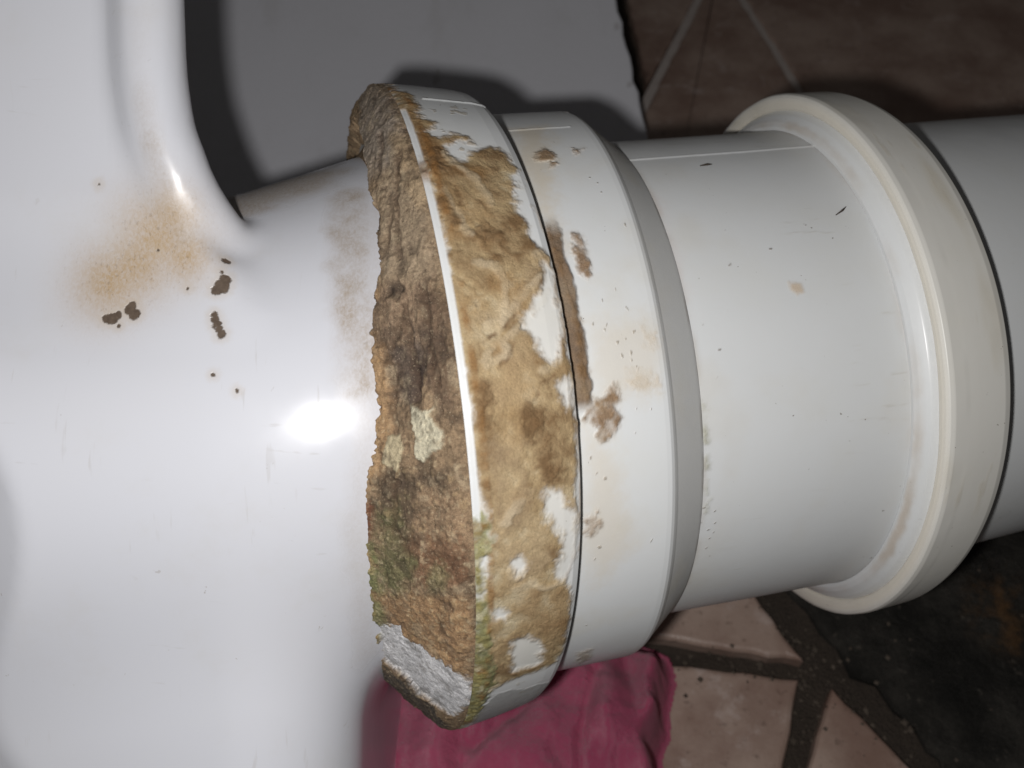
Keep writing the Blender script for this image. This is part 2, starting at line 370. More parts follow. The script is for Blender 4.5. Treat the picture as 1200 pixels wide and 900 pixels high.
# outlines on the floor, metres
TILES = {'cut_a': [(0.0372, 0.1041), (0.0894, 0.0955), (0.0775, 0.1176), (0.0654, 0.1398), (0.0403, 0.1462)], 'cut_b': [(-0.0106, 0.1025), (0.0495, 0.0942), (0.087, 0.0898),
        (0.0728, 0.0507), (0.0674, 0.04), (-0.0139, 0.04)], 'cut_c': [(0.0966, 0.0872), (0.0853, 0.0643), (0.0762, 0.04), (0.1336, 0.04)], 'far_left': [(0.0601, 0.4415),  # far_left set back: the dark mortar strip beside the board stands for its shadow
        (0.0645, 0.3728), (0.0941, 0.4415), (0.1102, 0.4827), (0.1353, 0.6847), (0.0512, 0.6847)], 'far_mid': [(0.1108, 0.4728), (0.0668, 0.3658), (0.0415, 0.3057),
        (0.0382, 0.2488), (0.1365, 0.2488), (0.1484, 0.3057), (0.1337, 0.374), (0.1184, 0.4415)], 'far_right': [(0.1139, 0.4827), (0.1219, 0.4415), (0.137, 0.374),
        (0.1516, 0.3105), (0.1385, 0.2488), (0.3754, 0.2488), (0.6253, 0.6847), (0.1399, 0.6847)]}
GROUT = [[(0.1115, 0.4778), (0.0653, 0.3671), (0.0392, 0.3036)], [(0.1115, 0.4778), (0.1201, 0.4415), (0.1354, 0.374), (0.1497, 0.3068)], [(0.1115, 0.4778), (0.1376, 0.6847)]]
BOARD = [(0.0372, 0.1375), (0.0436, 0.1066), (0.055, 0.0503), (0.0591, 0.0303), (0.0571, 0.0194), (-0.1237, -0.0002), (-0.1649, -0.0002), (-0.1762, 0.1852), (0.0294, 0.1852)]
PATCH = [(0.0895, 0.1196), (0.0951, 0.1124), (0.1022, 0.1005), (0.1044, 0.0919), (0.1116, 0.0893), (0.115, 0.0817), (0.1202, 0.0767), (0.1222, 0.0699), (0.1253, 0.0675),
        (0.1241, 0.0511), (0.1287, 0.0403), (0.234, 0.0403), (0.2966, 0.1604), (0.089, 0.1604)]
CLOTH = [(-0.0576, 0.0943), (0.0, 0.107), (0.0353, 0.1014), (0.0463, 0.0948), (0.0477, 0.0875), (0.0451, 0.08), (0.045, 0.0727), (0.0414, 0.066), (0.042, 0.0579),
        (0.0436, 0.0399), (-0.0507, 0.0399)]


# ------------------------------------------------------------------ meshes and objects
def lin(*c):
    c = np.array(c, float) / 255
    return np.where(c <= .04045, c / 12.92, ((c + .055) / 1.055) ** 2.4)


def thing(name, label, cat, loc, group=None):
    o = bpy.data.objects.new(name, None)
    o.empty_display_size = .02
    COL.objects.link(o)
    o.location = loc
    o['label'] = label
    o['category'] = cat
    if group:
        o['group'] = group
    return o


def add(name, verts, faces, m, parent=None, attrs=None, label=None, flat=False):
    """verts in world metres; faces an (n,4) array or a list; attrs: name -> (n,) or (n,3)"""
    base = np.array(parent_loc(parent)) if parent else np.zeros(3)
    v = np.asarray(verts, np.float32) - base.astype(np.float32)
    me = bpy.data.meshes.new(name)
    if isinstance(faces, np.ndarray):
        k = faces.shape[1]
        me.vertices.add(len(v))
        me.vertices.foreach_set('co', v.ravel())
        me.loops.add(faces.size)
        me.loops.foreach_set('vertex_index', faces.ravel().astype(np.int32))
        me.polygons.add(len(faces))
        me.polygons.foreach_set('loop_start', np.arange(0, faces.size, k, dtype=np.int32))
        me.update(calc_edges=True)
        me.validate()
    else:
        me.from_pydata(v.tolist(), [], faces)
    me.polygons.foreach_set('use_smooth', np.full(len(me.polygons), not flat))
    for k, a in (attrs or {}).items():
        a = np.asarray(a, np.float32)
        if a.ndim == 2:
            at = me.attributes.new(k, 'FLOAT_COLOR', 'POINT')
            at.data.foreach_set('color', np.concatenate([a, np.ones((len(a), 1), np.float32)], 1).ravel())
        else:
            at = me.attributes.new(k, 'FLOAT', 'POINT')
            at.data.foreach_set('value', a)
    me.materials.append(m)
    o = bpy.data.objects.new(name, me)
    COL.objects.link(o)
    if parent:
        o.parent = parent
    if label:
        o['label'] = label
    return o


def parent_loc(o):
    p = np.zeros(3)
    while o:
        p = p + np.array(o.location)
        o = o.parent
    return p


def structure(o):
    o['kind'] = 'structure'
    return o


def grid_faces(ns, nphi, closed=True):
    i, j = np.meshgrid(np.arange(ns - 1), np.arange(nphi if closed else nphi - 1), indexing='ij')
    j2 = (j + 1) % nphi
    return np.stack([i * nphi + j, (i + 1) * nphi + j, (i + 1) * nphi + j2, i * nphi + j2], -1).reshape(-1, 4)


# ------------------------------------------------------------------ materials
class Nodes:
    def __init__(self, name):
        self.m = bpy.data.materials.new(name)
        self.m.use_nodes = True
        self.t = self.m.node_tree
        self.n = self.t.nodes
        self.b = self.n['Principled BSDF']

    def put(self, sock, v):
        if isinstance(v, bpy.types.NodeSocket):
            self.t.links.new(v, sock)
        else:
            if sock.type == 'RGBA' and len(v) == 3:
                v = (*v, 1)
            sock.default_value = v

    def set(self, **kw):
        for k, v in kw.items():
            self.put(self.b.inputs[k.replace('_', ' ')], v)
        return self

    def coord(self):
        return self.n.new('ShaderNodeTexCoord').outputs['Object']

    def attr(self, name, out='Fac'):
        a = self.n.new('ShaderNodeAttribute')
        a.attribute_name = name
        return a.outputs[out]

    def noise(self, scale, detail=4, rough=.5, vec=None, dist=0.0, out='Fac'):
        a = self.n.new('ShaderNodeTexNoise')
        self.put(a.inputs['Vector'], vec or self.coord())
        a.inputs['Scale'].default_value = scale
        a.inputs['Detail'].default_value = detail
        a.inputs['Roughness'].default_value = rough
        a.inputs['Distortion'].default_value = dist
        return a.outputs[out]

    def math(self, op, a, b=0.0, clamp=False):
        x = self.n.new('ShaderNodeMath')
        x.operation = op
        x.use_clamp = clamp
        self.put(x.inputs[0], a)
        self.put(x.inputs[1], b)
        return x.outputs[0]

    def ramp(self, v, a, b, lo=0.0, hi=1.0):
        x = self.n.new('ShaderNodeMapRange')
        x.interpolation_type = 'SMOOTHSTEP'
        self.put(x.inputs[0], v)
        for k, q in zip((1, 2, 3, 4), (a, b, lo, hi)):
            x.inputs[k].default_value = q
        return x.outputs[0]

    def mix(self, f, a, b, mode='MIX'):
        x = self.n.new('ShaderNodeMix')
        x.data_type = 'RGBA'
        x.blend_type = mode
        self.put(x.inputs['Factor'], f)
        self.put(x.inputs['A'], a)
        self.put(x.inputs['B'], b)
        return x.outputs['Result']

    def scale(self, vec, s):
        x = self.n.new('ShaderNodeVectorMath')
        x.operation = 'MULTIPLY'
        self.put(x.inputs[0], vec)
        x.inputs[1].default_value = s
        return x.outputs[0]

    def near(self, vec, p):
        x = self.n.new('ShaderNodeVectorMath')
        x.operation = 'DISTANCE'
        self.put(x.inputs[0], vec)
        x.inputs[1].default_value = p
        return x.outputs['Value']

    def bump(self, h, strength, dist, normal=None):
        x = self.n.new('ShaderNodeBump')
        self.put(x.inputs['Height'], h)
        self.put(x.inputs['Strength'], strength)
        x.inputs['Distance'].default_value = dist
        if normal:
            self.put(x.inputs['Normal'], normal)
        self.put(self.b.inputs['Normal'], x.outputs[0])
        return x.outputs[0]


def painted_plastic(name, rough=.38, grain=.5):
    """white plastic whose dirt is laid on as an attribute; the grain of the dirt comes from noise"""
    k = Nodes(name)
    c = k.coord()
    dirt = k.attr('Dirt')
    col = k.attr('Paint', 'Color')
    n1 = k.noise(2600, 5, .65, c)
    n2 = k.noise(7500, 2, .6, c)
    g = k.ramp(k.math('ADD', k.math('MULTIPLY', n1, .65), k.math('MULTIPLY', n2, .35)), .32, .68, .62, 1.32)
    grey = k.n.new('ShaderNodeCombineColor')
    for i in range(3):
        k.put(grey.inputs[i], g)
    col = k.mix(k.math('MULTIPLY', dirt, grain), col, k.mix(1.0, col, grey.outputs[0], 'MULTIPLY'))
    # clean parts: faint yellowing and a sprinkling of specks
    y = k.ramp(k.noise(55, 4, .6, c), .45, .75, 0, .18)
    clean = k.math('SUBTRACT', 1.0, dirt, True)
    col = k.mix(k.math('MULTIPLY', y, clean), col, k.mix(1.0, col, (.93, .9, .80), 'MULTIPLY'))
    sp = k.math('MULTIPLY', k.ramp(k.noise(900, 2, .5, c), .735, .76), k.ramp(k.noise(60, 2, .5, c), .48, .62))
    col = k.mix(k.math('MULTIPLY', sp, .75), col, (.13, .10, .07))
    k.set(Base_Color=col, Roughness=k.math('ADD', k.math('MULTIPLY', dirt, .42), k.ramp(k.noise(140, 3, .5, c), .3, .7, rough - .05, rough + .08), True))
    k.set(Specular_IOR_Level=k.math('SUBTRACT', .5, k.math('MULTIPLY', dirt, .34)))
    h = k.math('MULTIPLY', k.math('ADD', n1, k.math('MULTIPLY', n2, .5)), dirt)
    fine = k.math('MULTIPLY', k.noise(420, 3, .5, c), .06)
    k.bump(k.math('ADD', h, fine), .75, .00035)
    return k.m


def deposit(name):
    k = Nodes(name)
    c = k.coord()
    col = k.attr('Paint', 'Color')
    n1 = k.noise(1500, 5, .7, c)
    n2 = k.noise(5200, 3, .65, c)
    g = k.ramp(k.math('ADD', k.math('MULTIPLY', n1, .55), k.math('MULTIPLY', n2, .45)), .32, .68, .55, 1.4)
    grey = k.n.new('ShaderNodeCombineColor')
    for i in range(3):
        k.put(grey.inputs[i], g)
    col = k.mix(1.0, col, grey.outputs[0], 'MULTIPLY')
    glint = k.ramp(k.noise(3900, 1, .5, c), .66, .72)
    col = k.mix(k.math('MULTIPLY', glint, .35), col, (.75, .62, .42))
    k.set(Base_Color=col, Roughness=.72, Specular_IOR_Level=.35)
    k.bump(k.math('ADD', n1, k.math('MULTIPLY', n2, .5)), .8, .0004)
    return k.m


def plain(name, col, rough=.5, **kw):
    return Nodes(name).set(Base_Color=col, Roughness=rough, **kw).m


WHITE = np.array([.70, .714, .72])
CREAM = np.array([.71, .695, .65])
plastic = painted_plastic('white_plastic')


# ------------------------------------------------------------------ laying dirt on a surface
R0 = 66.0


def flat_uv(s, phis):
    ph = (np.asarray(phis) + 180) % 360 - 180
    a, b = np.meshgrid(s, np.radians(ph) * R0, indexing='ij')
    return np.stack([a.ravel(), b.ravel()], -1)


def uv(poly):
    return [(s, math.radians(p) * R0) for s, p in poly]


class Coat:
    """colour, dirtiness and height over a lofted surface"""

    def __init__(self, pts, s, phis, base):
        self.uv = flat_uv(s, phis)
        self.p = pts.reshape(-1, 3)
        n = len(self.p)
        self.col = np.tile(base, (n, 1)).astype(np.float32)
        self.dirt = np.zeros(n, np.float32)
        self.h = np.zeros(n, np.float32)
        self.warp = np.stack([fbm(self.p, 2.2, 4, 3), fbm(self.p, 2.2, 4, 91)], -1)
        self.fine = fbm(self.p, .55, 3, 57)
        self.wide = fbm(self.p, 6.5, 3, 77)

    def mask(self, poly, soft=.5, rough=.8, roam=0.0):
        q = uv(poly)
        a = np.array(q)
        lo, hi = a.min(0) - 4, a.max(0) + 4
        sel = ((self.uv > lo) & (self.uv < hi)).all(1)
        out = np.zeros(len(self.p), np.float32)
        x = self.uv[sel]
        out[sel] = 1 - smooth(-soft, soft, poly_sd(x, q) + rough * (self.warp[sel, 0] + .45 * self.fine[sel]) + roam * self.wide[sel])
        return out

    def lay(self, m, col, dirt=None, height=0.0, vary=.12):
        v = 1 + vary * self.warp[:, 1:2]
        self.col += m[:, None] * (np.asarray(col) * v - self.col)
        if dirt is not None:
            self.dirt += m * (dirt - self.dirt)
        self.h += height * m

    def lines(self, lines, width, wob=.5):
        d = np.full(len(self.p), 1e3, np.float32)
        x = self.uv + wob * self.warp
        for l in lines:
            q = np.array(uv(l))
            sel = ((x > q.min(0) - 5) & (x < q.max(0) + 5)).all(1)
            d[sel] = np.minimum(d[sel], line_d(x[sel], q))
        return 1 - smooth(width * .25, width, d)

    def dots(self, centres, size, seed=5):
        rng = random.Random(seed)
        m = np.zeros(len(self.p), np.float32)
        for c in centres:
            q = uv([c])[0]
            d = self.uv + .8 * self.warp - q
            r = size * rng.uniform(.5, 1.25)
            sel = (np.abs(d) < 3).all(1)
            e = rng.uniform(0, 3.1)
            dx = d[sel, 0] * math.cos(e) + d[sel, 1] * math.sin(e)
            dy = -d[sel, 0] * math.sin(e) + d[sel, 1] * math.cos(e)
            m[sel] = np.maximum(m[sel], 1 - smooth(r * .5, r, np.hypot(dx, dy * rng.uniform(1.2, 2.2)) + .2 * self.fine[sel]))
        return m

    def attrs(self):
        return {'Paint': np.clip(self.col, .004, .95), 'Dirt': np.clip(self.dirt, 0, 1)}


# ------------------------------------------------------------------ the floor
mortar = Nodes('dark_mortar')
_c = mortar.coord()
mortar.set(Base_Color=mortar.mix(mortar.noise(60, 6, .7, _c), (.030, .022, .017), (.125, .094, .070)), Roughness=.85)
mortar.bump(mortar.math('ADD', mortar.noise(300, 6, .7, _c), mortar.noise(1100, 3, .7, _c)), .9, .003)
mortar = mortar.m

tile_m = Nodes('brown_floor_tile')
_c = tile_m.coord()
_n = tile_m.noise(26, 6, .62, _c)
_v = tile_m.noise(85, 5, .7, _c)
_col = tile_m.mix(tile_m.ramp(_n, .32, .68), (.27, .172, .135), (.46, .345, .285))
_col = tile_m.mix(tile_m.ramp(_v, .55, .72, 0, .55), _col, (.58, .48, .44))
_col = tile_m.mix(tile_m.ramp(tile_m.noise(330, 4, .6, _c), .58, .72, 0, .5), _col, (.12, .075, .055))
tile_m.set(Base_Color=_col, Roughness=tile_m.ramp(_v, .3, .7, .38, .6))
tile_m.bump(tile_m.math('ADD', _v, tile_m.math('MULTIPLY', tile_m.noise(500, 4, .6, _c), .25)), .35, .0012)
tile_m = tile_m.m
grout_m = Nodes('pale_grout')
grout_m.set(Base_Color=grout_m.mix(grout_m.noise(120, 4, .6), (.42, .36, .33), (.66, .59, .55)), Roughness=.85)
grout_m = grout_m.m
tar = Nodes('black_wet_patch')
_c = tar.coord()
_col = tar.mix(tar.ramp(tar.noise(40, 6, .7, _c), .35, .7), (.014, .013, .011), (.06, .054, .046))
_p = tar.math('ADD', tar.math('DIVIDE', tar.near(_c, (.159, .112, .004)), .022), tar.math('MULTIPLY', tar.noise(75, 5, .7, _c), .9))
_col = tar.mix(tar.math('MULTIPLY', tar.ramp(_p, 1.35, .7), tar.ramp(tar.noise(110, 5, .7, _c), .40, .68)), _col, (.13, .07, .03))
_col = tar.mix(tar.math('MULTIPLY', tar.ramp(tar.noise(170, 4, .75, _c), .62, .7), .5), _col, (.14, .12, .10))
tar.set(Base_Color=_col, Roughness=tar.ramp(tar.noise(55, 4, .6, _c), .3, .7, .45, .85), Specular_IOR_Level=.3)
tar.bump(tar.noise(130, 7, .75, _c), .8, .004)
tar = tar.m


def slab(poly, z0, z1, bevel, seed=0, rough=0.0):
    """a flat piece with a softened upper edge -> verts, faces"""
    rng = random.Random(seed)
    p = np.array(poly, float)
    if sum(p[i - 1][0] * p[i][1] - p[i][0] * p[i - 1][1] for i in range(len(p))) < 0:
        p = p[::-1]
    q = []
    for i in range(len(p)):                            # break long sides so the edge can wander a little
        a, b = p[i - 1], p[i]
        n = max(1, min(60, int(np.linalg.norm(b - a) / .005)))
        nrm = np.array([b[1] - a[1], a[0] - b[0]]) / (np.linalg.norm(b - a) + 1e-9)
        for k in range(n):
            q.append(a + (b - a) * k / n + nrm * rng.uniform(-1, 1) * rough * (k > 0))
    q = np.array(q)
    n = len(q)
    e = np.roll(q, -1, 0) - np.roll(q, 1, 0)
    inw = np.stack([-e[:, 1], e[:, 0]], -1) / (np.linalg.norm(e, axis=1, keepdims=True) + 1e-9)
    v = [(x, y, z0) for x, y in q] + [(x, y, z1 - bevel * .8) for x, y in q] + [(x, y, z1 - bevel * .2) for x, y in q + inw * bevel * .4] + [(x, y, z1) for x, y in q + inw * bevel]
    f = [[k * n + i, k * n + (i + 1) % n, (k + 1) * n + (i + 1) % n, (k + 1) * n + i] for k in range(3) for i in range(n)]
    f.append([3 * n + i for i in range(n)])
    f.append([i for i in range(n)][::-1])
    return v, f


g = np.linspace(-1.3, 1.3, 41)
gx, gy = np.meshgrid(g, g + .6, indexing='ij')
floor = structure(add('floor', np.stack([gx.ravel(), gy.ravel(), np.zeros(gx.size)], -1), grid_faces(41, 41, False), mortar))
for key, poly in TILES.items():
    v, f = slab(poly, -.004, .006, .0016, len(key) * 7, .0005)
    add('tile', v, f, tile_m, floor, flat=True)
for l in GROUT:
    l = np.array(l)
    d = np.gradient(l, axis=0)
    nrm = np.stack([-d[:, 1], d[:, 0]], -1) / np.linalg.norm(d, axis=1, keepdims=True) * .0022
    v = [(x, y, .0050) for x, y in l + nrm] + [(x, y, .0050) for x, y in l - nrm]
    n = len(l)
    add('grout_line', v, [[i, i + 1, n + i + 1, n + i] for i in range(n - 1)], grout_m, floor)
v, f = slab(PATCH, -.003, .0035, .002, 5, .0016)
add('floor_patch', v, f, tar, floor, flat=True, label='black damp patch in the floor with rusty stains')

# loose grit in the joints and round the damp patch
rng = random.Random(8)
gv_, gf_ = [], []
spots = [((.042, .0965), (.092, .0895)), ((.0765, .118), (.096, .088)), ((.094, .088), (.081, .045)), ((.096, .089), (.135, .045))]
for i in range(345):
    if i < 300:
        (x0, y0), (x1, y1) = spots[i % 4]
        u_ = rng.random()
        x_, y_, zz = x0 + (x1 - x0) * u_ + rng.gauss(0, .0042), y0 + (y1 - y0) * u_ + rng.gauss(0, .0042), .0012
        if any(poly_sd([(x_ * 1000, y_ * 1000)], np.array(p_) * 1000)[0] < .6 for k_, p_ in TILES.items() if k_.startswith('cut')):
            zz = .0060
            if rng.random() < .75:
                continue
    else:
        x_, y_, zz = rng.uniform(.10, .19), rng.uniform(.045, .15), .0036
    r_ = rng.uniform(.00025, .0010) * (1 if rng.random() < .9 else 1.6)
    b_ = len(gv_)
    for dx, dy, dz in ((1, 0, 0), (0, 1, 0), (-1, 0, 0), (0, -1, 0), (0, 0, .9), (0, 0, -.6)):
        gv_.append((x_ + r_ * dx * rng.uniform(.6, 1.2), y_ + r_ * dy * rng.uniform(.6, 1.2), zz + r_ * dz * rng.uniform(.6, 1.1)))
    for a in range(4):
        gf_ += [[b_ + a, b_ + (a + 1) % 4, b_ + 4], [b_ + (a + 1) % 4, b_ + a, b_ + 5]]
gm = Nodes('grit_and_dust')
gm.set(Base_Color=gm.mix(gm.noise(240, 2, .5), (.04, .03, .022), (.17, .135, .105)), Roughness=.9)
grit = add('grit', gv_, gf_, gm.m, floor, flat=True)
grit['kind'] = 'stuff'

# ------------------------------------------------------------------ the white board lying behind
bm_ = Nodes('white_board_paint')
_c = bm_.coord()
_col = bm_.mix(bm_.ramp(bm_.noise(14, 4, .6, _c), .35, .7, 0, .35), (.74, .74, .79), (.66, .66, .69))
_col = bm_.mix(bm_.math('MULTIPLY', bm_.ramp(bm_.noise(60, 3, .55, _c), .69, .74), .35), _col, (.25, .22, .20))
_col = bm_.mix(bm_.math('MULTIPLY', bm_.ramp(bm_.noise(35, 5, .7, bm_.scale(_c, (1, .3, 1))), .5, .75), .3), _c and _col, (.50, .48, .47))
bm_.set(Base_Color=_col, Roughness=.55)
bm_.bump(bm_.noise(420, 4, .6, _c), .25, .0006)
v, f = slab(BOARD, -.012, 0, .0012, 3, .0008)
v = np.array(v)
BT = math.radians(27)                                  # it leans, its far edge propped up
v = np.stack([v[:, 0], .262 + v[:, 1] * math.cos(BT) - v[:, 2] * math.sin(BT), .0125 + v[:, 1] * math.sin(BT) + v[:, 2] * math.cos(BT)], -1)
t = thing('white_board', 'smooth white painted board leaning behind the collar and outlet', 'board', (-.08, .4, .006))
add('panel', v, f, bm_.m, t, flat=True)

# ------------------------------------------------------------------ the pan
def surface_net(F, org, h):
    ins = F < 0
    c = [ins[i:ins.shape[0] - 1 + i, j:ins.shape[1] - 1 + j, k:ins.shape[2] - 1 + k] for i in (0, 1) for j in (0, 1) for k in (0, 1)]
    cnt = sum(a.astype(np.int8) for a in c)
    act = (cnt > 0) & (cnt < 8)
    idx = np.argwhere(act)
    num = np.full(act.shape, -1, np.int64)
    num[act] = np.arange(len(idx))
    acc = np.zeros((len(idx), 3))
    w = np.zeros(len(idx))
    for ax in range(3):
        for a in (0, 1):
            for b in (0, 1):
                o = [0, 0, 0]
                o[(ax + 1) % 3], o[(ax + 2) % 3] = a, b
                p0 = idx + o
                st = [0, 0, 0]
                st[ax] = 1
                p1 = p0 + st
                f0, f1 = F[tuple(p0.T)], F[tuple(p1.T)]
                x = (f0 < 0) != (f1 < 0)
                q = p0[x].astype(float)
                q[:, ax] += f0[x] / (f0[x] - f1[x])
                acc[x] += q
                w[x] += 1
    v = acc / w[:, None] * h + org
    faces = []
    for ax in range(3):
        u_, w_ = (ax + 1) % 3, (ax + 2) % 3
        sl0 = [slice(1, -1)] * 3
        sl0[ax] = slice(0, -1)
        sl1 = list(sl0)
        sl1[ax] = slice(1, None)
        x = ins[tuple(sl0)] != ins[tuple(sl1)]
        e = np.argwhere(x)
        inside0 = ins[tuple(sl0)][x]
        e[:, u_] += 1
        e[:, w_] += 1
        quad = []
        for du, dw in ((-1, -1), (0, -1), (0, 0), (-1, 0)):
            q = e.copy()
            q[:, u_] += du
            q[:, w_] += dw
            quad.append(num[tuple(q.T)])
        quad = np.stack(quad, -1)
        quad[~inside0] = quad[~inside0][:, ::-1]
        faces.append(quad)
    return v, np.concatenate(faces)


H = 1.3
lo, hi = np.array([-150., -255, -130]), np.array([-12., 112, 74])
ax_ = [np.arange(a, b + H, H, dtype=np.float32) for a, b in zip(lo, hi)]
G = np.stack(np.meshgrid(*ax_, indexing='ij'), -1)
F = pan_field(G)
floor_d = -(G @ ROT.T[:, 2].astype(np.float32) + ORIGIN[2] * 1000)
F = np.maximum(F, floor_d + .5)
for a in range(3):
    s_ = [slice(None)] * 3
    for e in (0, -1):
        s_[a] = e
        F[tuple(s_)] = np.maximum(F[tuple(s_)], .5)
pv, pf = surface_net(F, lo, H)
del G, F
for _ in range(3):                                   # settle the vertices on the true surface
    d0 = pan_field(pv)
    gr = np.stack([pan_field(pv + e) - d0 for e in np.eye(3) * .2], -1) / .2
    g2 = (gr * gr).sum(1)
    ok = (np.abs(d0) < 1.2) & (g2 > .2) & (pv @ ROT[2] + ORIGIN[2] * 1000 > 2) & (pv > lo + 2).all(1) & (pv < hi - 2).all(1)
    pv[ok] -= (gr * (d0 / np.maximum(g2, .2))[:, None])[ok] * .8

stain = np.zeros(len(pv), np.float32)
for x, y, z, r in PAN_STAIN:
    q = np.linalg.norm(pv - (x, y, z), axis=1) / r
    stain = np.maximum(stain, np.exp(-q * q * 1.3))
gd = line_d(pv, PAN_GROOVE)
groove = (1 - smooth(.3, 3.2, gd)) * np.clip(.6 + .6 * fbm(pv, 6, 3, 8), 0, 1) * smooth(75, 35, pv[:, 1] + 8 * fbm(pv, 9, 2, 9))
sd = line_d(pv, PAN_SMEAR)
smear = (1 - smooth(1.0, 5.5, sd + 1.5 * fbm(pv, 3, 3, 13))) * np.clip(.75 + .8 * fbm(pv, 3.2, 5, 12), 0, 1)
ed = line_d(pv, PAN_EDGE)
edge = (1 - smooth(.8, 4.5, ed + 1.6 * fbm(pv, 2.5, 4, 21))) * .75
td = line_d(pv, SPIGOT_DIRT)
top_dirt = (1 - smooth(5, 13, td + 4 * fbm(pv, 4, 4, 33)))
ceramic = Nodes('glazed_ceramic')
k = ceramic
_c = k.coord()
_col = k.mix(k.ramp(k.noise(20, 4, .5, _c), .35, .7, 0, .4), (.652, .662, .712), (.658, .660, .690))
hair = k.noise(2100, 5, .68, k.scale(_c, (1, .6, .8)), .6)
fleck = k.noise(2400, 2, .5, k.scale(_c, (.8, .5, .5)))
st = k.attr('Stain')
st_n = k.math('MULTIPLY', st, k.ramp(hair, .30, .70, .72, 1.12), True)
_col = k.mix(st_n, _col, (.46, .335, .205))
_col = k.mix(k.math('MULTIPLY', k.math('MULTIPLY', k.ramp(fleck, .60, .70), st), .32, True), _col, (.13, .075, .035))
gv = k.attr('Grime')
_col = k.mix(k.math('MULTIPLY', gv, k.ramp(hair, .34, .68, .55, 1.0), True), _col, (.36, .29, .22))
sm = k.math('MULTIPLY', k.ramp(k.noise(420, 3, .6, k.scale(_c, (1, .45, 1)), .9), .70, .735), k.ramp(k.noise(40, 2, .5, _c), .42, .6))
_col = k.mix(k.math('MULTIPLY', sm, .6), _col, (.33, .29, .25))
sc = k.math('MULTIPLY', k.ramp(k.noise(520, 3, .6, k.scale(_c, (1.0, .10, .14)), .25), .66, .72), k.ramp(k.noise(35, 3, .6, _c), .45, .62))
sc2 = k.math('MULTIPLY', k.ramp(k.noise(560, 3, .6, k.scale(_c, (.12, .9, .7)), .3), .67, .73), k.ramp(k.noise(28, 3, .6, k.scale(_c, (1, 1, 1.3))), .45, .62))
_col = k.mix(k.math('MULTIPLY', k.math('ADD', sc, sc2, True), .24), _col, (.40, .37, .33))
_col = k.mix(k.ramp(k.noise(45, 6, .7, _c), .5, .8, 0, .22), _col, (.55, .52, .46))
pl = np.array((-.07, .10, .0))
wob = k.math('ADD', k.math('MULTIPLY', k.noise(900, 3, .6, _c), .0013), -.00065)
chip = None
for group_ in PAN_CHIPS:
    for x, y, z, r in group_:
        c_ = to_world((x, y, z)) - pl
        d_ = k.math('SUBTRACT', k.math('ADD', k.near(_c, c_), wob), r * .00052)
        chip = d_ if chip is None else k.math('MINIMUM', chip, d_)
chip_m = k.ramp(chip, .00016, -.0002)
chip_halo = k.ramp(chip, .0016, 0.0, 0, .28)
_col = k.mix(chip_halo, _col, (.52, .42, .30))
_col = k.mix(chip_m, _col, k.mix(k.noise(1500, 4, .6, _c), (.05, .032, .022), (.17, .125, .09)))
rg = k.math('ADD', k.ramp(k.noise(60, 4, .6, _c), .3, .7, .18, .25), k.math('MULTIPLY', k.math('MAXIMUM', k.math('MAXIMUM', st, gv), chip_m), .4), True)
k.set(Base_Color=_col, Roughness=rg, Specular_IOR_Level=.5)
k.bump(k.math('SUBTRACT', k.math('MULTIPLY', k.noise(70, 2, .5, _c), .12), chip_m), .5, .0003)
toilet = thing('toilet', 'white glazed toilet with brown stain and chips beside its outlet', 'toilet', tuple(pl))
add('bowl', to_world(pv), pf, k.m, toilet, {'Stain': np.clip(stain * .95, 0, 1), 'Grime': np.clip(np.maximum.reduce([groove * .7, smear * .95, edge * .34, top_dirt * .85]), 0, 1)})

# ------------------------------------------------------------------ the connector
conn = thing('pan_connector', 'white plastic connector smeared with brown sealant on the toilet outlet', 'pipe connector', tuple(to_world((-5, -4, 0))))
PH = fine_phis(-112, 112, .2)


def lofted(profile, step, phis, base):
    pts, nor, s = loft(profile, step, phis)
    return pts, nor, s, Coat(pts, s, phis, base)


def finish(name, pts, nor, phis, coat, m, parent, label=None):
    p = pts.reshape(-1, 3) + nor.reshape(-1, 3) * coat.h[:, None]
    return add(name, to_world(p), grid_faces(pts.shape[0], len(phis)), m, parent, coat.attrs(), label)


# collar, with the glue
pts, nor, s, c = lofted(COLLAR, .16, PH, WHITE)
P = c.p
glue = c.mask(COLLAR_['glue'], .8, 1.0)
for b in ('bare_a', 'bare_b', 'bare_c', 'bare_d', 'spot_a', 'spot_b', 'bare_e'):
    glue *= 1 - c.mask(COLLAR_[b], .9, 1.1)
up = smooth(-20, 40, c.uv[:, 1])
inner = c.mask(COLLAR_['glue'], 2.6, 1.4)
blot = fbm(P, 9, 4, 201)
mid = fbm(P, 3.2, 5, 202)
combed = fbm(np.stack([c.uv[:, 0] * .25 + c.uv[:, 1] * .12, c.uv[:, 1], 0 * c.uv[:, 0]], -1) + .3 * c.warp[:, [0, 1, 0]], .55, 2, 206)
swirl = fbm(np.stack([c.uv[:, 0] * .7 + c.uv[:, 1] * .5, c.uv[:, 1] * .35 - c.uv[:, 0] * .4, 0 * c.uv[:, 0]], -1) + 1.4 * c.warp[:, [0, 1, 0]], 1.5, 4, 207, ridged=True)
thick = np.clip(.50 + .45 * blot + .50 * mid + .22 * swirl + .18 * (up - .3) + .25 * (inner - .7), 0, 1)
thin_c, mid_c, deep_c = lin(204, 191, 162), lin(176, 153, 117), lin(126, 100, 70)
tone = np.where(thick[:, None] < .5, thin_c + (mid_c - thin_c) * (thick[:, None] * 2), mid_c + (deep_c - mid_c) * (thick[:, None] * 2 - 1))
warm = (smooth(.0, .5, fbm(P, 7, 3, 203)) * (.35 + .65 * up))[:, None]
tone = tone * (1 - .45 * warm) + lin(158, 121, 76) * .45 * warm
tone = tone * (1 + .10 * fbm(P, .8, 3, 208)[:, None] + .07 * (combed * up)[:, None])
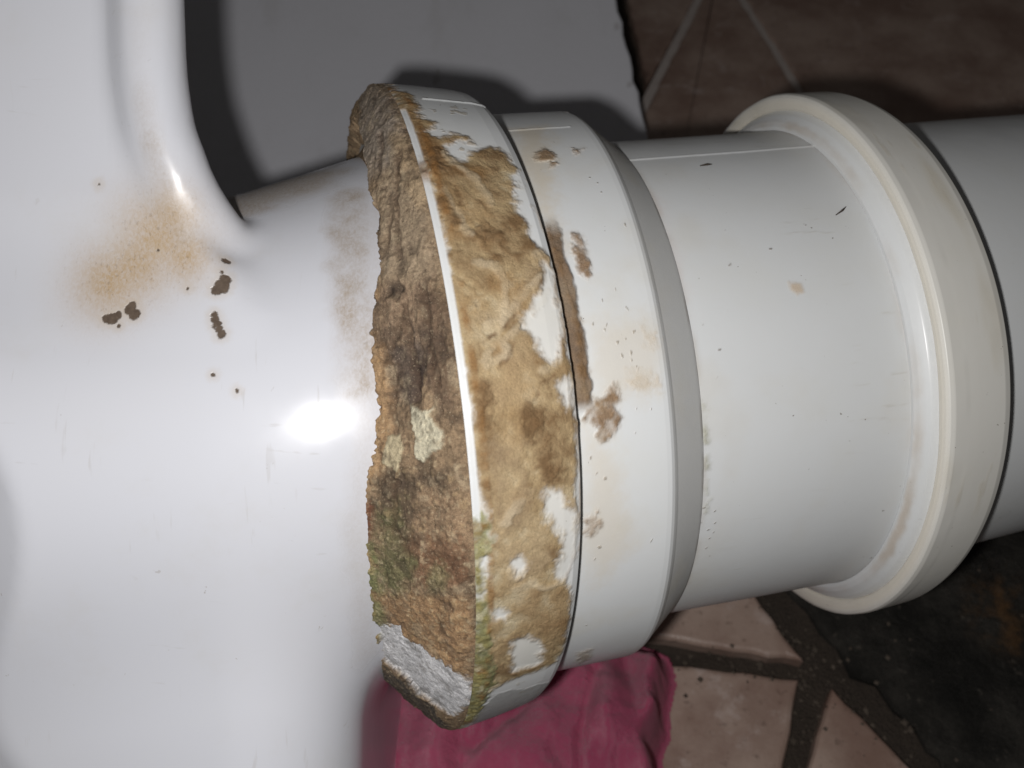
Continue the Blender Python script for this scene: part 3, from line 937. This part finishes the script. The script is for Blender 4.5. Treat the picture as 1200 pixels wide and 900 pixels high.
film = glue * (.50 + .50 * smooth(.12, .62, inner * (.55 + thick)))
c.lay(film, tone, .85, 0, 0)
c.h += glue * (.02 + .28 * thick * inner + .06 * fbm(P, 1.0, 3, 205) + .09 * swirl + .045 * combed * up)
for b, col, a in (('pale_a', lin(205, 186, 156), .6), ('pale_b', lin(196, 172, 136), .55), ('pale_c', lin(200, 180, 148), .5), ('brown_f', lin(140, 106, 70), .75), ('brown_g', lin(162, 134, 100), .5)):
    c.lay(c.mask(COLLAR_[b], 1.6, 2.0) * a * glue * (.6 + .4 * mid), col, None, 0, .15)
for b in 'abcdef':
    m = c.mask(COLLAR_['dark_' + b], .9, 1.5) * glue
    lump = .5 + .5 * fbm(P, 1.3, 3, 210, ridged=True)
    c.lay(m * np.clip(.15 + .75 * lump + .7 * mid, 0, .85), lin(118, 92, 64), 1.0, .30, .3)
    c.h += m * .3 * fbm(P, 1.1, 3, 214)
rid = c.lines(COLLAR_LINES['ridge'], 1.0, .9) * np.maximum(glue, .3) * np.clip(.7 + .8 * mid, 0, 1)
c.lay(rid * .5, lin(214, 198, 170), None, .5, .1)
crk = c.lines(COLLAR_LINES['crack'], .42, .8) * glue * np.clip(.4 + 1.2 * fbm(P, 1.6, 3, 209), 0, 1)
c.lay(crk * .75, lin(104, 76, 50), 1.0, -.2)
# a thin yellow wash where the glue was wiped
wash = np.clip(c.mask(COLLAR_['glue'], 2.2, 1.2) - glue, 0, 1) * .22 * (c.uv[:, 0] > 13)
c.lay(wash, lin(214, 200, 170), .2)
for b, col in (('green', lin(158, 156, 112)), ('green_low', lin(120, 126, 92)), ('grey_low', lin(96, 90, 84))):
    m = c.mask(COLLAR_[b], .5, 1.0)
    c.lay(m * (.9 if b != 'grey_low' else .45), col, 1.0, .14 if b != 'grey_low' else .05, .35)
    c.h += m * (.22 if b != 'grey_low' else .05) * fbm(P, .9, 3, 220)
# the lip is bare only from the top down to where the crust spills over it
lipz = smooth(12.0, 12.6, c.uv[:, 0]) * (1 - smooth(13.6, 15.2, c.uv[:, 0] + 1.6 * c.warp[:, 0] + 1.2 * c.wide))
spill = smooth(1.5, -1.5, c.uv[:, 1] - math.radians(LIP_BARE[0]) * R0 + 3 * c.warp[:, 1]) + smooth(-1, 1, c.uv[:, 1] - math.radians(LIP_BARE[1]) * R0 + 1.0 * c.warp[:, 1])
notch = np.exp(-((c.uv[:, 1] - math.radians(LIP_BARE[2]) * R0) / 3.0) ** 2) * (c.uv[:, 0] < 13.9)
m = lipz * np.clip(spill * (.8 + .9 * fbm(P, 1.7, 5, 225)) + notch, 0, 1)
c.lay(m, np.where(c.uv[:, 1:2] > 0, lin(146, 122, 92), lin(150, 140, 92)) * (1 + .35 * fbm(P, 1.4, 3, 226)[:, None]), 1.0, .16, .2)
c.lay(m * smooth(.0, .45, fbm(P, 4.2, 4, 228)) * .7, lin(142, 98, 56))
c.lay(m * smooth(.12, .5, fbm(P, 1.9, 4, 229)) * .6, lin(206, 200, 176))
c.h += m * .16 * fbm(P, .7, 3, 227)
bare = smooth(12.2, 12.5, c.uv[:, 0]) * (1 - smooth(13.3, 13.6, c.uv[:, 0] + .12 * c.warp[:, 0])) * np.clip(1 - spill, 0, 1) * (1 - .9 * np.clip(notch, 0, 1))
c.lay(bare * .93, WHITE, .1, 0, .02)
c.h *= 1 - bare
# crumbs along the left side of the bare lip and dirt on the right edge
lipd = (1 - smooth(.2, .75, np.abs(c.uv[:, 0] - 14.5 - .35 * c.warp[:, 0]))) * smooth(-.25, .35, fbm(P, 3.2, 4, 230))
c.lay(lipd * .7 * glue * (1 - bare), lin(138, 98, 55), 1.0, .1)
rimd = (1 - smooth(.2, 1.0, np.abs(c.uv[:, 0] - 28.6))) * smooth(.0, .4, fbm(P, 6, 4, 231)) * (c.uv[:, 1] < 45)
c.lay(rimd * .55, lin(150, 122, 86), .9)
fl = smooth(.36, .5, fbm(P, 1.8, 4, 232)) * (1 - glue) * smooth(.05, .4, fbm(P, 12, 2, 233)) * (c.uv[:, 0] > 14)
c.lay(fl * .5, lin(170, 152, 122), .7)
# the moulding seam along the top
seam = np.exp(-((c.uv[:, 1] - math.radians(57.5) * R0 - .25 * c.warp[:, 0]) / .22) ** 2) * (c.uv[:, 0] > 17) * (c.uv[:, 0] < 28)
c.h += seam * .28
finish('collar', pts, nor, PH, c, plastic, conn)

# sleeve
PH2 = fine_phis(-112, 112, .25)
pts, nor, s, c = lofted(SLEEVE, .22, PH2, WHITE)
P = c.p
for b, a in (('yellow_a', .55), ('yellow_b', .34), ('yellow_c', .36)):
    c.lay(c.mask(SLEEVE_SOFT[b], 3.5, 2.0) * a, lin(208, 192, 164), .15, 0, .05)
for b in ('stain_a', 'stain_b', 'stain_c', 'stain_d', 'stain_e', 'stain_f', 'stain_g', 'stain_h', 'gap_dirt'):
    m = c.mask(SLEEVE_[b], .7 if b != 'stain_g' else 1.2, 1.3) * np.clip(.75 + .8 * fbm(P, 1.5, 4, 239), 0, 1)
    halo = c.mask(SLEEVE_[b], 1.6, 1.0)
    c.lay(halo * .28, lin(196, 172, 134), .5)
    c.lay(m * (.9 if b != 'stain_g' else .5), lin(138, 108, 76) * (1 + .3 * fbm(P, 1.2, 3, 240)[:, None]), 1.0, .22)
    c.h += m * .12 * fbm(P, .8, 2, 241)
for b in ('smear_a', 'smear_b'):
    m = c.mask(SLEEVE_[b], 1.7, 2.2) * np.clip(.6 + .9 * fbm(P, 2.0, 4, 243), 0, 1)
    c.lay(m * .55, lin(196, 172, 136), .7, .03)
c.lay(c.dots(SLEEVE_DOTS, .36) * .55, lin(140, 122, 94), .9, .05)
g_ = np.array(uv(SLEEVE_['gap_dirt']))
band = smooth(g_[:, 1].min() - 1, g_[:, 1].min() + 2, c.uv[:, 1]) * smooth(g_[:, 1].max() + 2, g_[:, 1].max() - 4, c.uv[:, 1])
m = band * (1 - smooth(-.5, .5, c.uv[:, 0] - GAP_EDGE - 1.0 * c.warp[:, 0]))
c.lay(m * .92, lin(120, 94, 66) * (1 + .35 * fbm(P, 1.0, 3, 242)[:, None]), 1.0, .3)
rim = (1 - smooth(.1, .9, np.abs(c.uv[:, 0] - 4.2 - .4 * c.warp[:, 0])))
c.lay(rim * .8, lin(62, 48, 36), .9)
rng = np.random.RandomState(4)
tap = (1 - smooth(.2, .9, np.abs(s[-1] - 1.6 - c.uv[:, 0])))
c.lay(tap * .35 * smooth(-.2, .4, fbm(P, 5, 3, 245)), lin(120, 104, 84), .8)
c.lay(smooth(28.2, 31, c.uv[:, 0] + .5 * c.warp[:, 0]) * .22, lin(170, 160, 145), .35, 0, .1)
seam = np.exp(-((c.uv[:, 1] - math.radians(57) * R0 - .25 * c.warp[:, 0]) / .2) ** 2) * (c.uv[:, 0] < 24)
c.h += seam * .22
haze = smooth(.05, .6, fbm(P, 11, 5, 254))
c.lay(haze * .20, lin(206, 196, 172), .25)
finish('sleeve', pts, nor, PH2, c, plastic, conn)

# plain pipe that plugs into the socket
PH3 = fine_phis(-108, 108, .3)
pts, nor, s, c = lofted(INSERT, .3, PH3, WHITE)
c.lay(c.mask(INSERT_['green_edge'], .9, 1.0) * np.clip(.3 + fbm(c.p, 2.5, 3, 248), 0, .6), lin(150, 148, 108), .9, .1)
c.lay(c.mask(INSERT_['stain'], .6, .5) * .6, lin(202, 172, 132), .7)
c.lay(c.mask(INSERT_['pink'], 3.0, 1.5) * .3, lin(214, 190, 180), .2)
c.lay(c.dots(INSERT_DOTS, .34, 9) * .75, lin(120, 104, 84), .9, .04)
ring = 1 - smooth(.4, 2.6, np.abs(c.uv[:, 0] - 46.4 - .8 * c.warp[:, 0]))
c.lay(ring * .30 * smooth(-.3, .4, fbm(c.p, 26, 5, 246)), lin(190, 168, 140), .4)
joint = 1 - smooth(.3, 2.2, np.abs(c.uv[:, 0] - 2.6))
c.lay(joint * .35 * smooth(-.3, .4, fbm(c.p, 7, 4, 247)), lin(170, 152, 128), .5)
seam = np.exp(-((c.uv[:, 1] - math.radians(55.5) * R0 - .3 * c.warp[:, 0]) / .28) ** 2)
c.h += seam * .26
haze = smooth(.05, .6, fbm(c.p, 16, 5, 250))
c.lay(haze * .22, lin(206, 198, 182), .2)
scr = smooth(.45, .7, fbm(np.stack([c.uv[:, 0] * .14, c.uv[:, 1] * 1.2 + c.uv[:, 0] * .1, 0 * c.uv[:, 0]], -1), 1.2, 3, 251)) * smooth(0, .4, fbm(c.p, 14, 2, 252))
c.lay(scr * .3, lin(184, 178, 166), .3)
c.h += .08 * fbm(c.p, 24, 2, 253)
finish('plug_pipe', pts, nor, PH3, c, plastic, conn)

# crust between outlet and collar
PH4 = fine_phis(-122, 112, .2)
pts, nor, s, c = lofted(CRUST, .15, PH4, lin(160, 134, 100))
P = c.p
e = np.array(uv(CRUST_['edge_spigot']))
e = e[np.argsort(e[:, 1])]
e = np.concatenate([e, [[e[-1, 0] + 2.2, math.radians(74) * R0], [e[-1, 0] + 3.5, math.radians(100) * R0]]])
s_edge = np.interp(c.uv[:, 1], e[:, 1], e[:, 0]) - .9 * smooth(0, -20, c.uv[:, 1]) + .9 * c.warp[:, 0] + .35 * c.fine
w = smooth(-1.2, .8, c.uv[:, 0] - s_edge + .7 * fbm(P, 1.2, 3, 310))
span = np.clip((c.uv[:, 0] - s_edge) / np.maximum(s[-1] - s_edge, 1), 0, 1)
low = smooth(15, -25, c.uv[:, 1])
streak = fbm(np.stack([c.uv[:, 0], c.uv[:, 1] * .22, 0 * c.uv[:, 0]], -1) + .8 * c.warp[:, [0, 1, 0]], 1.1, 4, 301)
thin = smooth(0, .35, span)
h = .95 * np.sin(math.pi * span) * (.75 + .6 * fbm(P, 9, 3, 302)) + (.10 + .26 * thin) * fbm(P, 5.5, 4, 303, ridged=True) + .3 * streak * (1 - low) + (.10 + .17 * low) * fbm(P, .9, 3, 304)
tail = smooth(.86, 1.0, span)
c.h = (h * (1 - .95 * tail) + .05 * tail + 1.5 * smooth(6, -16, c.uv[:, 1]) * (1 - tail) * (1 - .5 * span)) * w - 5.0 * (1 - w)
c.col[:] = lin(152, 124, 90) * (1 + .25 * streak[:, None]) * (1 + .2 * fbm(P, 5, 4, 305)[:, None])
c.dirt[:] = 1
for b, col, a, soft, rg_ in (('grey_top', lin(158, 140, 120), .9, 1.5, 1.5), ('tan_up', lin(180, 152, 114), .8, 2, 2), ('gold_a', lin(196, 162, 112), .75, .8, 1.2),
                             ('brown_a', lin(150, 118, 84), .8, 1.2, 1.5), ('brown_b', lin(112, 84, 58), .85, 1.2, 1.2), ('orange_a', lin(196, 148, 84), .85, 1.0, 1.5),
                             ('dark_a', lin(104, 84, 68), .9, 1.0, 1.6), ('dark_b', lin(70, 52, 48), .8, .6, .8), ('hole_a', lin(62, 48, 38), .85, .6, .8),
                             ('dark_c', lin(104, 82, 56), .9, 1.4, 2), ('rust_a', lin(142, 78, 40), .9, .8, 1.2), ('tan_low', lin(172, 134, 88), .7, 1.2, 1.5),
                             ('rust_b', lin(134, 88, 48), .85, 1.2, 1.8), ('green_a', lin(116, 112, 60), .85, 1.5, 2), ('green_b', lin(134, 136, 70), .95, 1.0, 1.6),
                             ('green_c', lin(138, 130, 76), .7, 1, 1.3), ('orange_b', lin(176, 130, 72), .9, 1.0, 1.6), ('under', lin(92, 82, 72), .9, .9, 1.4),
                             ('green_line', lin(48, 58, 46), .85, .4, .6)):
    c.lay(c.mask(CRUST_[b], soft * 1.3, rg_ * 1.3, 1.5 if rg_ > 1 else .4) * min(a * 1.1, 1) * np.clip(.95 + .5 * fbm(P, 2.4, 4, 330), 0, 1), .85 * col + .15 * col.mean(), None, 0, .3)
d = c.mask(CRUST_['dark_a'], 1.2, 1.2) + c.mask(CRUST_['dark_b'], .6, .6) + c.mask(CRUST_['hole_a'], .6, .6) * 1.6
c.h -= w * d * .55
low_grain = fbm(P, 1.25, 3, 306)
zone = c.mask(CRUST_['dark_c'], 1.5, 2) + c.mask(CRUST_['tan_low'], 1.2, 1.5) + c.mask(CRUST_['orange_b'], 1, 1.6) + c.mask(CRUST_['green_b'], 1, 1.6)
c.h += w * np.clip(zone, 0, 1) * .2 * np.maximum(low_grain, -.2)
c.lay(np.clip(zone, 0, 1) * smooth(.15, .55, low_grain) * .35, lin(206, 172, 118), None, 0, .2)
gl = c.lines(CRUST_LINES['groove'], 1.2, .8)
c.lay(gl * .55, lin(92, 68, 48))
c.h -= w * gl * .45
for b, hh in (('flake_a', .35), ('flake_b', .25)):
    m = c.mask(CRUST_[b], .22, .7)
    c.lay(m, lin(214, 204, 172) if b == 'flake_a' else lin(206, 188, 146), .6, hh, .12)
m = c.mask(CRUST_['silver'], .8, 1.9, 1.4)
scuff = fbm(np.stack([c.uv[:, 0] * .3, c.uv[:, 1], 0 * c.uv[:, 0]], -1), .7, 4, 307)
c.h = c.h * (1 - .7 * m) + .7 * m * (.6 + .22 * fbm(P, 2.4, 4, 308))
c.lay(m, (lin(218, 217, 219) * (1 + .30 * scuff[:, None] + .25 * fbm(P, 2.6, 4, 311)[:, None])), None, 0, 0)
c.lay(m * smooth(.15, .55, fbm(P, 2.0, 4, 312)) * .5, lin(104, 96, 86))
edge_pale = (1 - smooth(.1, 1.1, np.abs(c.uv[:, 0] - s_edge - .7))) * smooth(-.2, .4, fbm(P, 4, 3, 309)) * smooth(5, -20, c.uv[:, 1])
c.lay(edge_pale * .6, lin(196, 186, 140))
frill = (1 - smooth(.2, 2.4, np.abs(c.uv[:, 0] - s_edge - .9))) * smooth(-.1, .5, fbm(P, 1.5, 4, 313)) * smooth(40, 20, c.uv[:, 1])
c.lay(frill * .55, lin(196, 150, 92) * np.ones(3))
mid = fbm(P, 2.6, 5, 340)
pit = smooth(.12, .5, fbm(P, 3.4, 5, 341)) * (1 - c.mask(CRUST_['flake_a'], .3, .5)) * (1 - m)
c.col = c.col * .90 + .10 * c.col.mean(1, keepdims=True) * np.array([1.06, 1.0, .9])
c.col *= 1.06 + .30 * mid[:, None]
c.lay(pit * .55, lin(82, 66, 54))
c.h -= pit * .3 * w
pale = smooth(.2, .6, fbm(P, 2.2, 5, 342)) * (1 - m)
c.lay(pale * .38, lin(196, 176, 142))
speck = smooth(.30, .52, fbm(P, .62, 2, 343)) * (1 - m) * w
c.lay(speck * (.12 + .22 * low), lin(222, 200, 158))
c.h += speck * .04
c.col = (c.col * .88 + .12 * c.col.mean(1, keepdims=True)) * (1 - .13 * (1 - m[:, None]))
dk = smooth(.28, .5, fbm(P, .75, 2, 344)) * (1 - .5 * m)
c.lay(dk * .42, lin(66, 50, 38))
c.h -= dk * .12 * w
finish('lime_crust', pts, nor, PH4, c, deposit('lime_and_rust'), conn, 'crumbling brown and green crust with white flakes')

# ------------------------------------------------------------------ the soil pipe and its socket
soil = thing('soil_pipe', 'smooth white soil pipe with a cream rimmed socket at its end', 'pipe', tuple(to_world(centre(90.0))))
cream = painted_plastic('cream_plastic', .42)
PH5 = fine_phis(-150, 150, .6)
pts, nor, s, c = lofted(SOCKET, .35, PH5, CREAM)
lipm = 1 - smooth(7.5, 9.6, c.uv[:, 0])
c.lay(lipm * .6, lin(238, 230, 214), 0, 0, .03)
c.lay((1 - smooth(.2, 1.3, np.abs(c.uv[:, 0] - 5.0 - .4 * c.warp[:, 0]))) * smooth(-.1, .5, fbm(c.p, 19, 5, 401)) * .7, lin(150, 122, 90), .7)
c.lay(smooth(8.5, 9.5, c.uv[:, 0]) * smooth(.15, .6, fbm(np.stack([c.uv[:, 0], c.uv[:, 1] * .2, 0 * c.uv[:, 0]], -1), 6, 4, 402)) * .4, lin(196, 186, 164), .2)
c.h += .16 * fbm(c.p, 14, 3, 404) * (c.uv[:, 0] < 12) + .10 * fbm(c.p, 30, 2, 405)
scr = smooth(.35, .6, fbm(np.stack([c.uv[:, 0] * 1.6, c.uv[:, 1] * .18, 0 * c.uv[:, 0]], -1), 1.4, 3, 406)) * smooth(0, .4, fbm(c.p, 18, 2, 407))
c.lay(scr * .3, lin(196, 184, 160), .3)
finish('socket_rim', pts, nor, PH5, c, cream, soil)
pts, nor, s, c = lofted(SEAL, .3, PH5, WHITE * 1.02)
c.lay((1 - smooth(.2, 1.6, np.abs(c.uv[:, 0] - 5.0 - .6 * c.warp[:, 0]))) * smooth(-.3, .4, fbm(c.p, 23, 6, 403)) * .5, lin(176, 152, 120), .5)
finish('seal', pts, nor, PH5, c, plastic, soil)
pts, nor, s, c = lofted(SOIL, 1.2, PH5, WHITE)
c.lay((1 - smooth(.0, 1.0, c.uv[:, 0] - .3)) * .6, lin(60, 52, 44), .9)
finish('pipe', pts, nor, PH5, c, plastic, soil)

# stray bits of lint clinging to the plug pipe
lint_m = plain('dark_lint', (.05, .035, .025), .9)


def sliver(a, b, w, prof):
    q = []
    for sv, ph in (a, b):
        s_, t_, r_ = resample(prof, .3)
        t0, r0 = np.interp(sv, s_, t_), np.interp(sv, s_, r_)
        n, v_, w_ = ring_frame(np.array([t0]))
        p = centre(np.array([t0]))[0] + (r0 + .15) * (math.cos(math.radians(ph)) * w_[0] + math.sin(math.radians(ph)) * v_[0])
        q.append((p, n[0]))
    m_ = (q[0][0] + q[1][0]) / 2 + np.array([w * .6, .1, .1])
    out = []
    for p, wd in ((q[0][0], w * .2), (m_, w * .5), (q[1][0], w * .12)):
        d_ = q[1][0] - q[0][0]
        d_ /= np.linalg.norm(d_)
        side = np.cross(d_, [0, 0, 1.0])
        out += [p + side * wd, p + np.array([0, 0, wd]), p - side * wd]
    f = []
    for k_ in (0, 3):
        f += [[k_, k_ + 1, k_ + 4, k_ + 3], [k_ + 1, k_ + 2, k_ + 5, k_ + 4], [k_ + 2, k_, k_ + 3, k_ + 5]]
    return to_world(out), f + [[0, 2, 1], [6, 7, 8]]


for a, b, w_ in LINT:
    v, f = sliver(a, b, w_, INSERT)
    add('lint', v, f, lint_m, conn)

# ------------------------------------------------------------------ the cloth under the joint
cl = Nodes('magenta_cloth')
_c = cl.coord()
weave = cl.n.new('ShaderNodeTexWave')
cl.put(weave.inputs['Vector'], _c)
weave.inputs['Scale'].default_value = 900
weave.inputs['Distortion'].default_value = 2.5
_col = cl.mix(cl.ramp(cl.noise(45, 4, .6, _c), .3, .7), (.44, .052, .135), (.58, .09, .19))
_col = cl.mix(cl.math('MULTIPLY', cl.ramp(cl.noise(1700, 3, .7, _c), .5, .75), .35), _col, (.48, .16, .26))
cl.set(Base_Color=_col, Roughness=.92, Specular_IOR_Level=.15, Sheen_Weight=.35, Sheen_Roughness=.5)
cl.bump(cl.math('ADD', cl.math('MULTIPLY', weave.outputs['Fac'], .5), cl.math('MULTIPLY', cl.noise(950, 4, .75, _c), 1.5)), .8, .0007)
xs, ys = np.linspace(-.070, .056, 260), np.linspace(.030, .120, 190)
X, Y = np.meshgrid(xs, ys, indexing='ij')
q = np.stack([X.ravel(), Y.ravel()], -1) * 1000
n3 = np.concatenate([q, np.zeros((len(q), 1))], 1)
sd = poly_sd(q, np.array(CLOTH) * 1000) + 2.0 * fbm(n3, 12, 3, 501)
inside = 1 - smooth(-9, 1.0, sd)
drift = fbm(n3, 26, 2, 502)
fold = np.sin((q[:, 0] * .9 + q[:, 1] * .42) / 3.6 + 3.2 * drift) * smooth(-.3, .5, fbm(n3, 20, 2, 503))
z = 6.4 + inside * (np.interp(q[:, 1], [60, 72, 84, 100, 116], [36, 34, 29, 23, 17]) - .12 * np.maximum(q[:, 0], 0) + 2.3 * fold + 3.2 * fbm(n3, 15, 3, 504))
rx = q + 2.0 * np.stack([fbm(n3, 14, 2, 506), fbm(n3, 14, 2, 507)], -1)
edge_x = np.interp(q[:, 1], [34, 60, 80, 95, 108], [35, 37, 38.5, 40.5, 37])
e_ = rx[:, 0] - edge_x
z += inside ** .5 * (3.6 * np.exp(-((e_ - .5) / 3.2) ** 2) - 1.5 * np.exp(-((e_ + 6.5) / 2.4) ** 2) * smooth(70, 86, q[:, 1]))
z += .45 * fbm(n3, 2.6, 3, 505) - 2.4 * inside * np.exp(-(line_d(rx, [(-10, 62), (4, 74), (10, 92)]) / 1.8) ** 2) - 2.0 * inside * np.exp(-(line_d(rx, [(14, 40), (17, 62), (24, 84)]) / 1.6) ** 2) + 2.0 * inside * np.exp(-(line_d(rx, [(21, 40), (24, 62), (29, 88)]) / 3.0) ** 2)
keep = (sd < 2.2).reshape(X.shape)
fc = grid_faces(260, 190, False)
kf = keep.ravel()[fc].all(1)
fc = fc[kf]
used, inv = np.unique(fc, return_inverse=True)
vv = np.stack([X.ravel(), Y.ravel(), z * .001], -1)[used]
t = thing('cleaning_cloth', 'crumpled magenta cloth on the floor under the leaking collar', 'cloth', (0, .08, .006))
add('fabric', vv, inv.reshape(fc.shape), cl.m, t)
